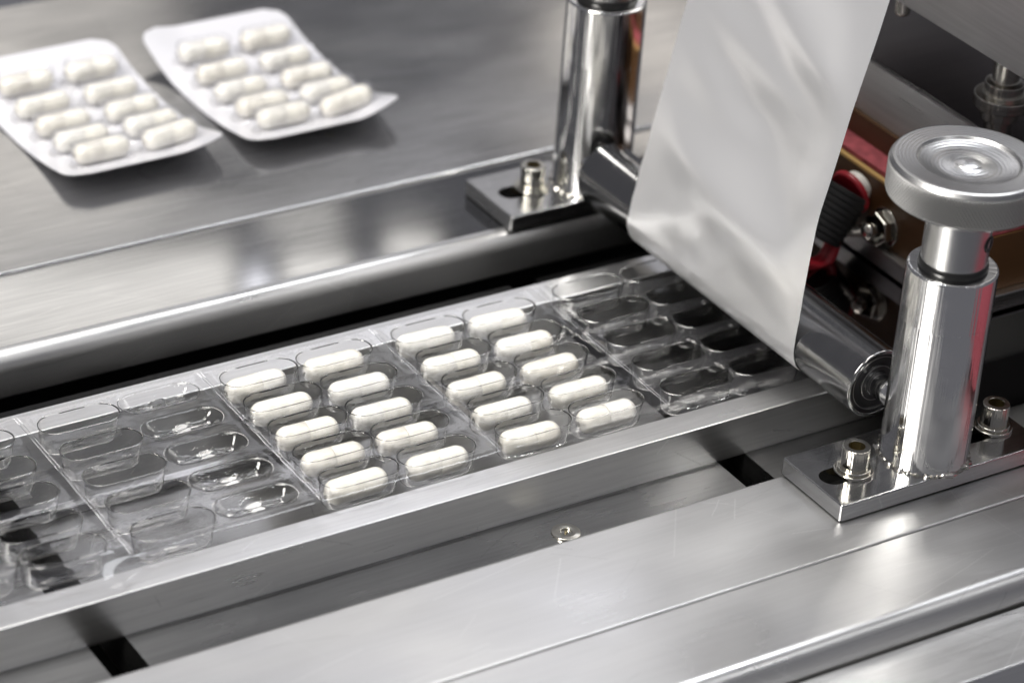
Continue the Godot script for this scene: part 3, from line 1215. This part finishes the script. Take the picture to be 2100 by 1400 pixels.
func _ready() -> void:
	rng.seed = 2024
	var cam := Camera3D.new()
	cam.name = "camera"
	var right := Vector3(0.84598953, 0.06683052, 0.5289947)
	var up := Vector3(0.22057604, 0.85937596, -0.46132327)
	var back := Vector3(-0.4854358, 0.50695822, 0.71228186)
	cam.transform = Transform3D(Basis(right, up, back), Vector3(-0.40123930, 0.50465212, 0.72770692))
	var lens := CameraAttributesPhysical.new()
	lens.frustum_focal_length = 108.96
	lens.frustum_focus_distance = 0.948
	lens.exposure_aperture = 9.5
	cam.attributes = lens
	cam.fov = 12.5707
	cam.near = 0.05
	cam.far = 60.0
	add_child(cam)
	cam.current = true

	var env := Environment.new()
	env.background_mode = Environment.BG_COLOR
	env.background_color = lin(0.15, 0.15, 0.165)
	env.tonemap_mode = Environment.TONE_MAPPER_LINEAR
	env.tonemap_exposure = 1.0
	env.sdfgi_enabled = true
	env.ssao_enabled = true
	env.ssil_enabled = true
	var we := WorldEnvironment.new()
	we.name = "environment"
	we.environment = env
	add_child(we)

	make_materials()
	lamp("large square panel lamp straight above the film", Vector3(0.1, 1.35, -0.2), Vector3(0.05, 0, 0.0), Vector2(0.45, 0.45), 15.5)
	lamp("long panel lamp over the left end of the machine", Vector3(-1.05, 1.15, 0.25), Vector3(0.1, 0, 0.0), Vector2(0.35, 0.9), 34.0)
	lamp("small square panel lamp above the press block", Vector3(0.78, 1.35, -0.28), Vector3(0.05, 0, 0.0), Vector2(0.50, 0.24), 9.0, Color(0.97, 0.98, 1))
	for k in 5:
		lamp("small bright spot lamp number %s from the left in the row above the film" % ["one", "two", "three", "four", "five"][k], Vector3(-0.62 + 0.23 * k, 1.12, 0.42 - 0.03 * k), Vector3(0.02, 0, 0.03), Vector2(0.028, 0.028), 110.0, Color(0.97, 0.98, 1))
	var strip := thing("strip_lamp", "slim strip lamp with a row of small bright squares, front right", "lamp", Vector3(620, 930, 640))
	strip.look_at_from_position(Vector3(0.62, 0.93, 0.64), Vector3(0.0, 0, 0.03), Vector3.UP)
	var rail := BoxMesh.new()
	rail.size = Vector3(1.0, 0.05, 0.03)
	part("lamp_housing", rail, M.lamp_case, strip).position = Vector3(0, 0, 0.03)
	for k in 12:
		var dot := BoxMesh.new()
		dot.size = Vector3(0.02, 0.02, 0.008)
		part("lamp_panel", dot, M.lamp, strip).position = Vector3(-0.44 + 0.08 * k, 0, 0.008)
		var l := AreaLight3D.new()
		l.name = "lamp_light"
		l.area_size = Vector2(0.02, 0.02)
		l.area_normalize_energy = false
		l.light_energy = 60.0 / PI
		l.shadow_enabled = true
		l.position = Vector3(-0.44 + 0.08 * k, 0, -0.004)
		strip.add_child(l, true)
	var far := Vector3(0.1, 0.0, 0.05)  # aim of the unseen panels added to shape reflections in the metal
	var cool := Color(0.97, 0.97, 1)
	lamp("lowest long added glow panel behind the machine, mirrored in the metal", Vector3(1.33, 1.37, -2.0), far, Vector2(1.05, 0.11), 1.7, cool)
	lamp("second long added glow panel from below, behind the machine", Vector3(1.33, 1.62, -2.0), far, Vector2(1.05, 0.10), 1.7, cool)
	lamp("third long added glow panel from below, behind the machine", Vector3(1.36, 1.80, -2.0), far, Vector2(0.98, 0.17), 2.0, cool)
	lamp("topmost long added glow panel behind the machine", Vector3(1.45, 1.99, -2.0), far, Vector2(0.7, 0.12), 1.7)
	lamp("low added glow panel behind the machine, left end", Vector3(0.82, 1.225, -2.0), far, Vector2(0.44, 0.13), 1.1)
	lamp("dim added glow panel lowest at the left, behind the machine", Vector3(0.72, 0.93, -2.0), far, Vector2(0.44, 0.26), 0.95, Color(1, 0.97, 0.93))
	lamp("dim added glow panel lowest at the right, behind the machine", Vector3(1.72, 1.08, -2.0), far, Vector2(0.40, 0.26), 0.95, Color(1, 0.96, 0.91))
	lamp("small square added glow panel behind the machine", Vector3(1.175, 1.258, -2.0), far, Vector2(0.075, 0.04), 1.3)
	lamp("small square added glow panel right of the other small one", Vector3(1.305, 1.258, -2.0), far, Vector2(0.06, 0.035), 1.3)
	lamp("small added glow panel above the row of small panels", Vector3(1.15, 1.18, -2.0), far, Vector2(0.09, 0.025), 1.0)
	lamp("small added glow panel beside the third long panel", Vector3(2.03, 1.82, -2.0), far, Vector2(0.15, 0.10), 2.2, cool)
	lamp("warm added glow panel far right, behind the machine", Vector3(2.42, 2.03, -2.0), far, Vector2(0.16, 0.16), 2.0, Color(1, 0.9, 0.8))
	lamp("stepped added glow panel at the right, behind the machine", Vector3(2.02, 1.535, -2.0), far, Vector2(0.055, 0.03), 1.6)
	lamp("stepped added glow panel beside and above another one", Vector3(2.05, 1.57, -2.0), far, Vector2(0.055, 0.03), 1.6)

	build_bed()
	build_rails()
	build_beams()
	build_film()
	build_roller()
	build_foil()
	build_stand("near steel post with knurled aluminium knob, bolted to front beam", 160.3, 132.2, 119.3, 199.0, 114.8, 145.0, [[126.5, 133.5, 130.6, 4.2], [178.5, 189.5, 130.6, 4.2]], [Vector2(134.3, 130.9), Vector2(189.6, 130.3)], false, 0)
	build_stand("far steel post behind the foil's left edge, on the rear beam", 164.9, -61.8, 125.5, 160.5, -82.0, -50.8, [[134.5, 142.5, -66.6, 4.2]], [Vector2(143.4, -66.6)], true, 1, 4.8)
	build_head()
	build_capsules()
	build_pack("left blister pack of ten white capsules, cut by the picture edge", Vector3(30.0, DECK + 1.2, -184.5), 0.02, [6.5, 8.0, 2.5, 0.0], 0)
	build_pack("right blister pack of ten white capsules, nearer the far post", Vector3(101.0, DECK + 1.2, -182.5), 0.01, [6.0, 8.0, 4.5, 2.0], 1)
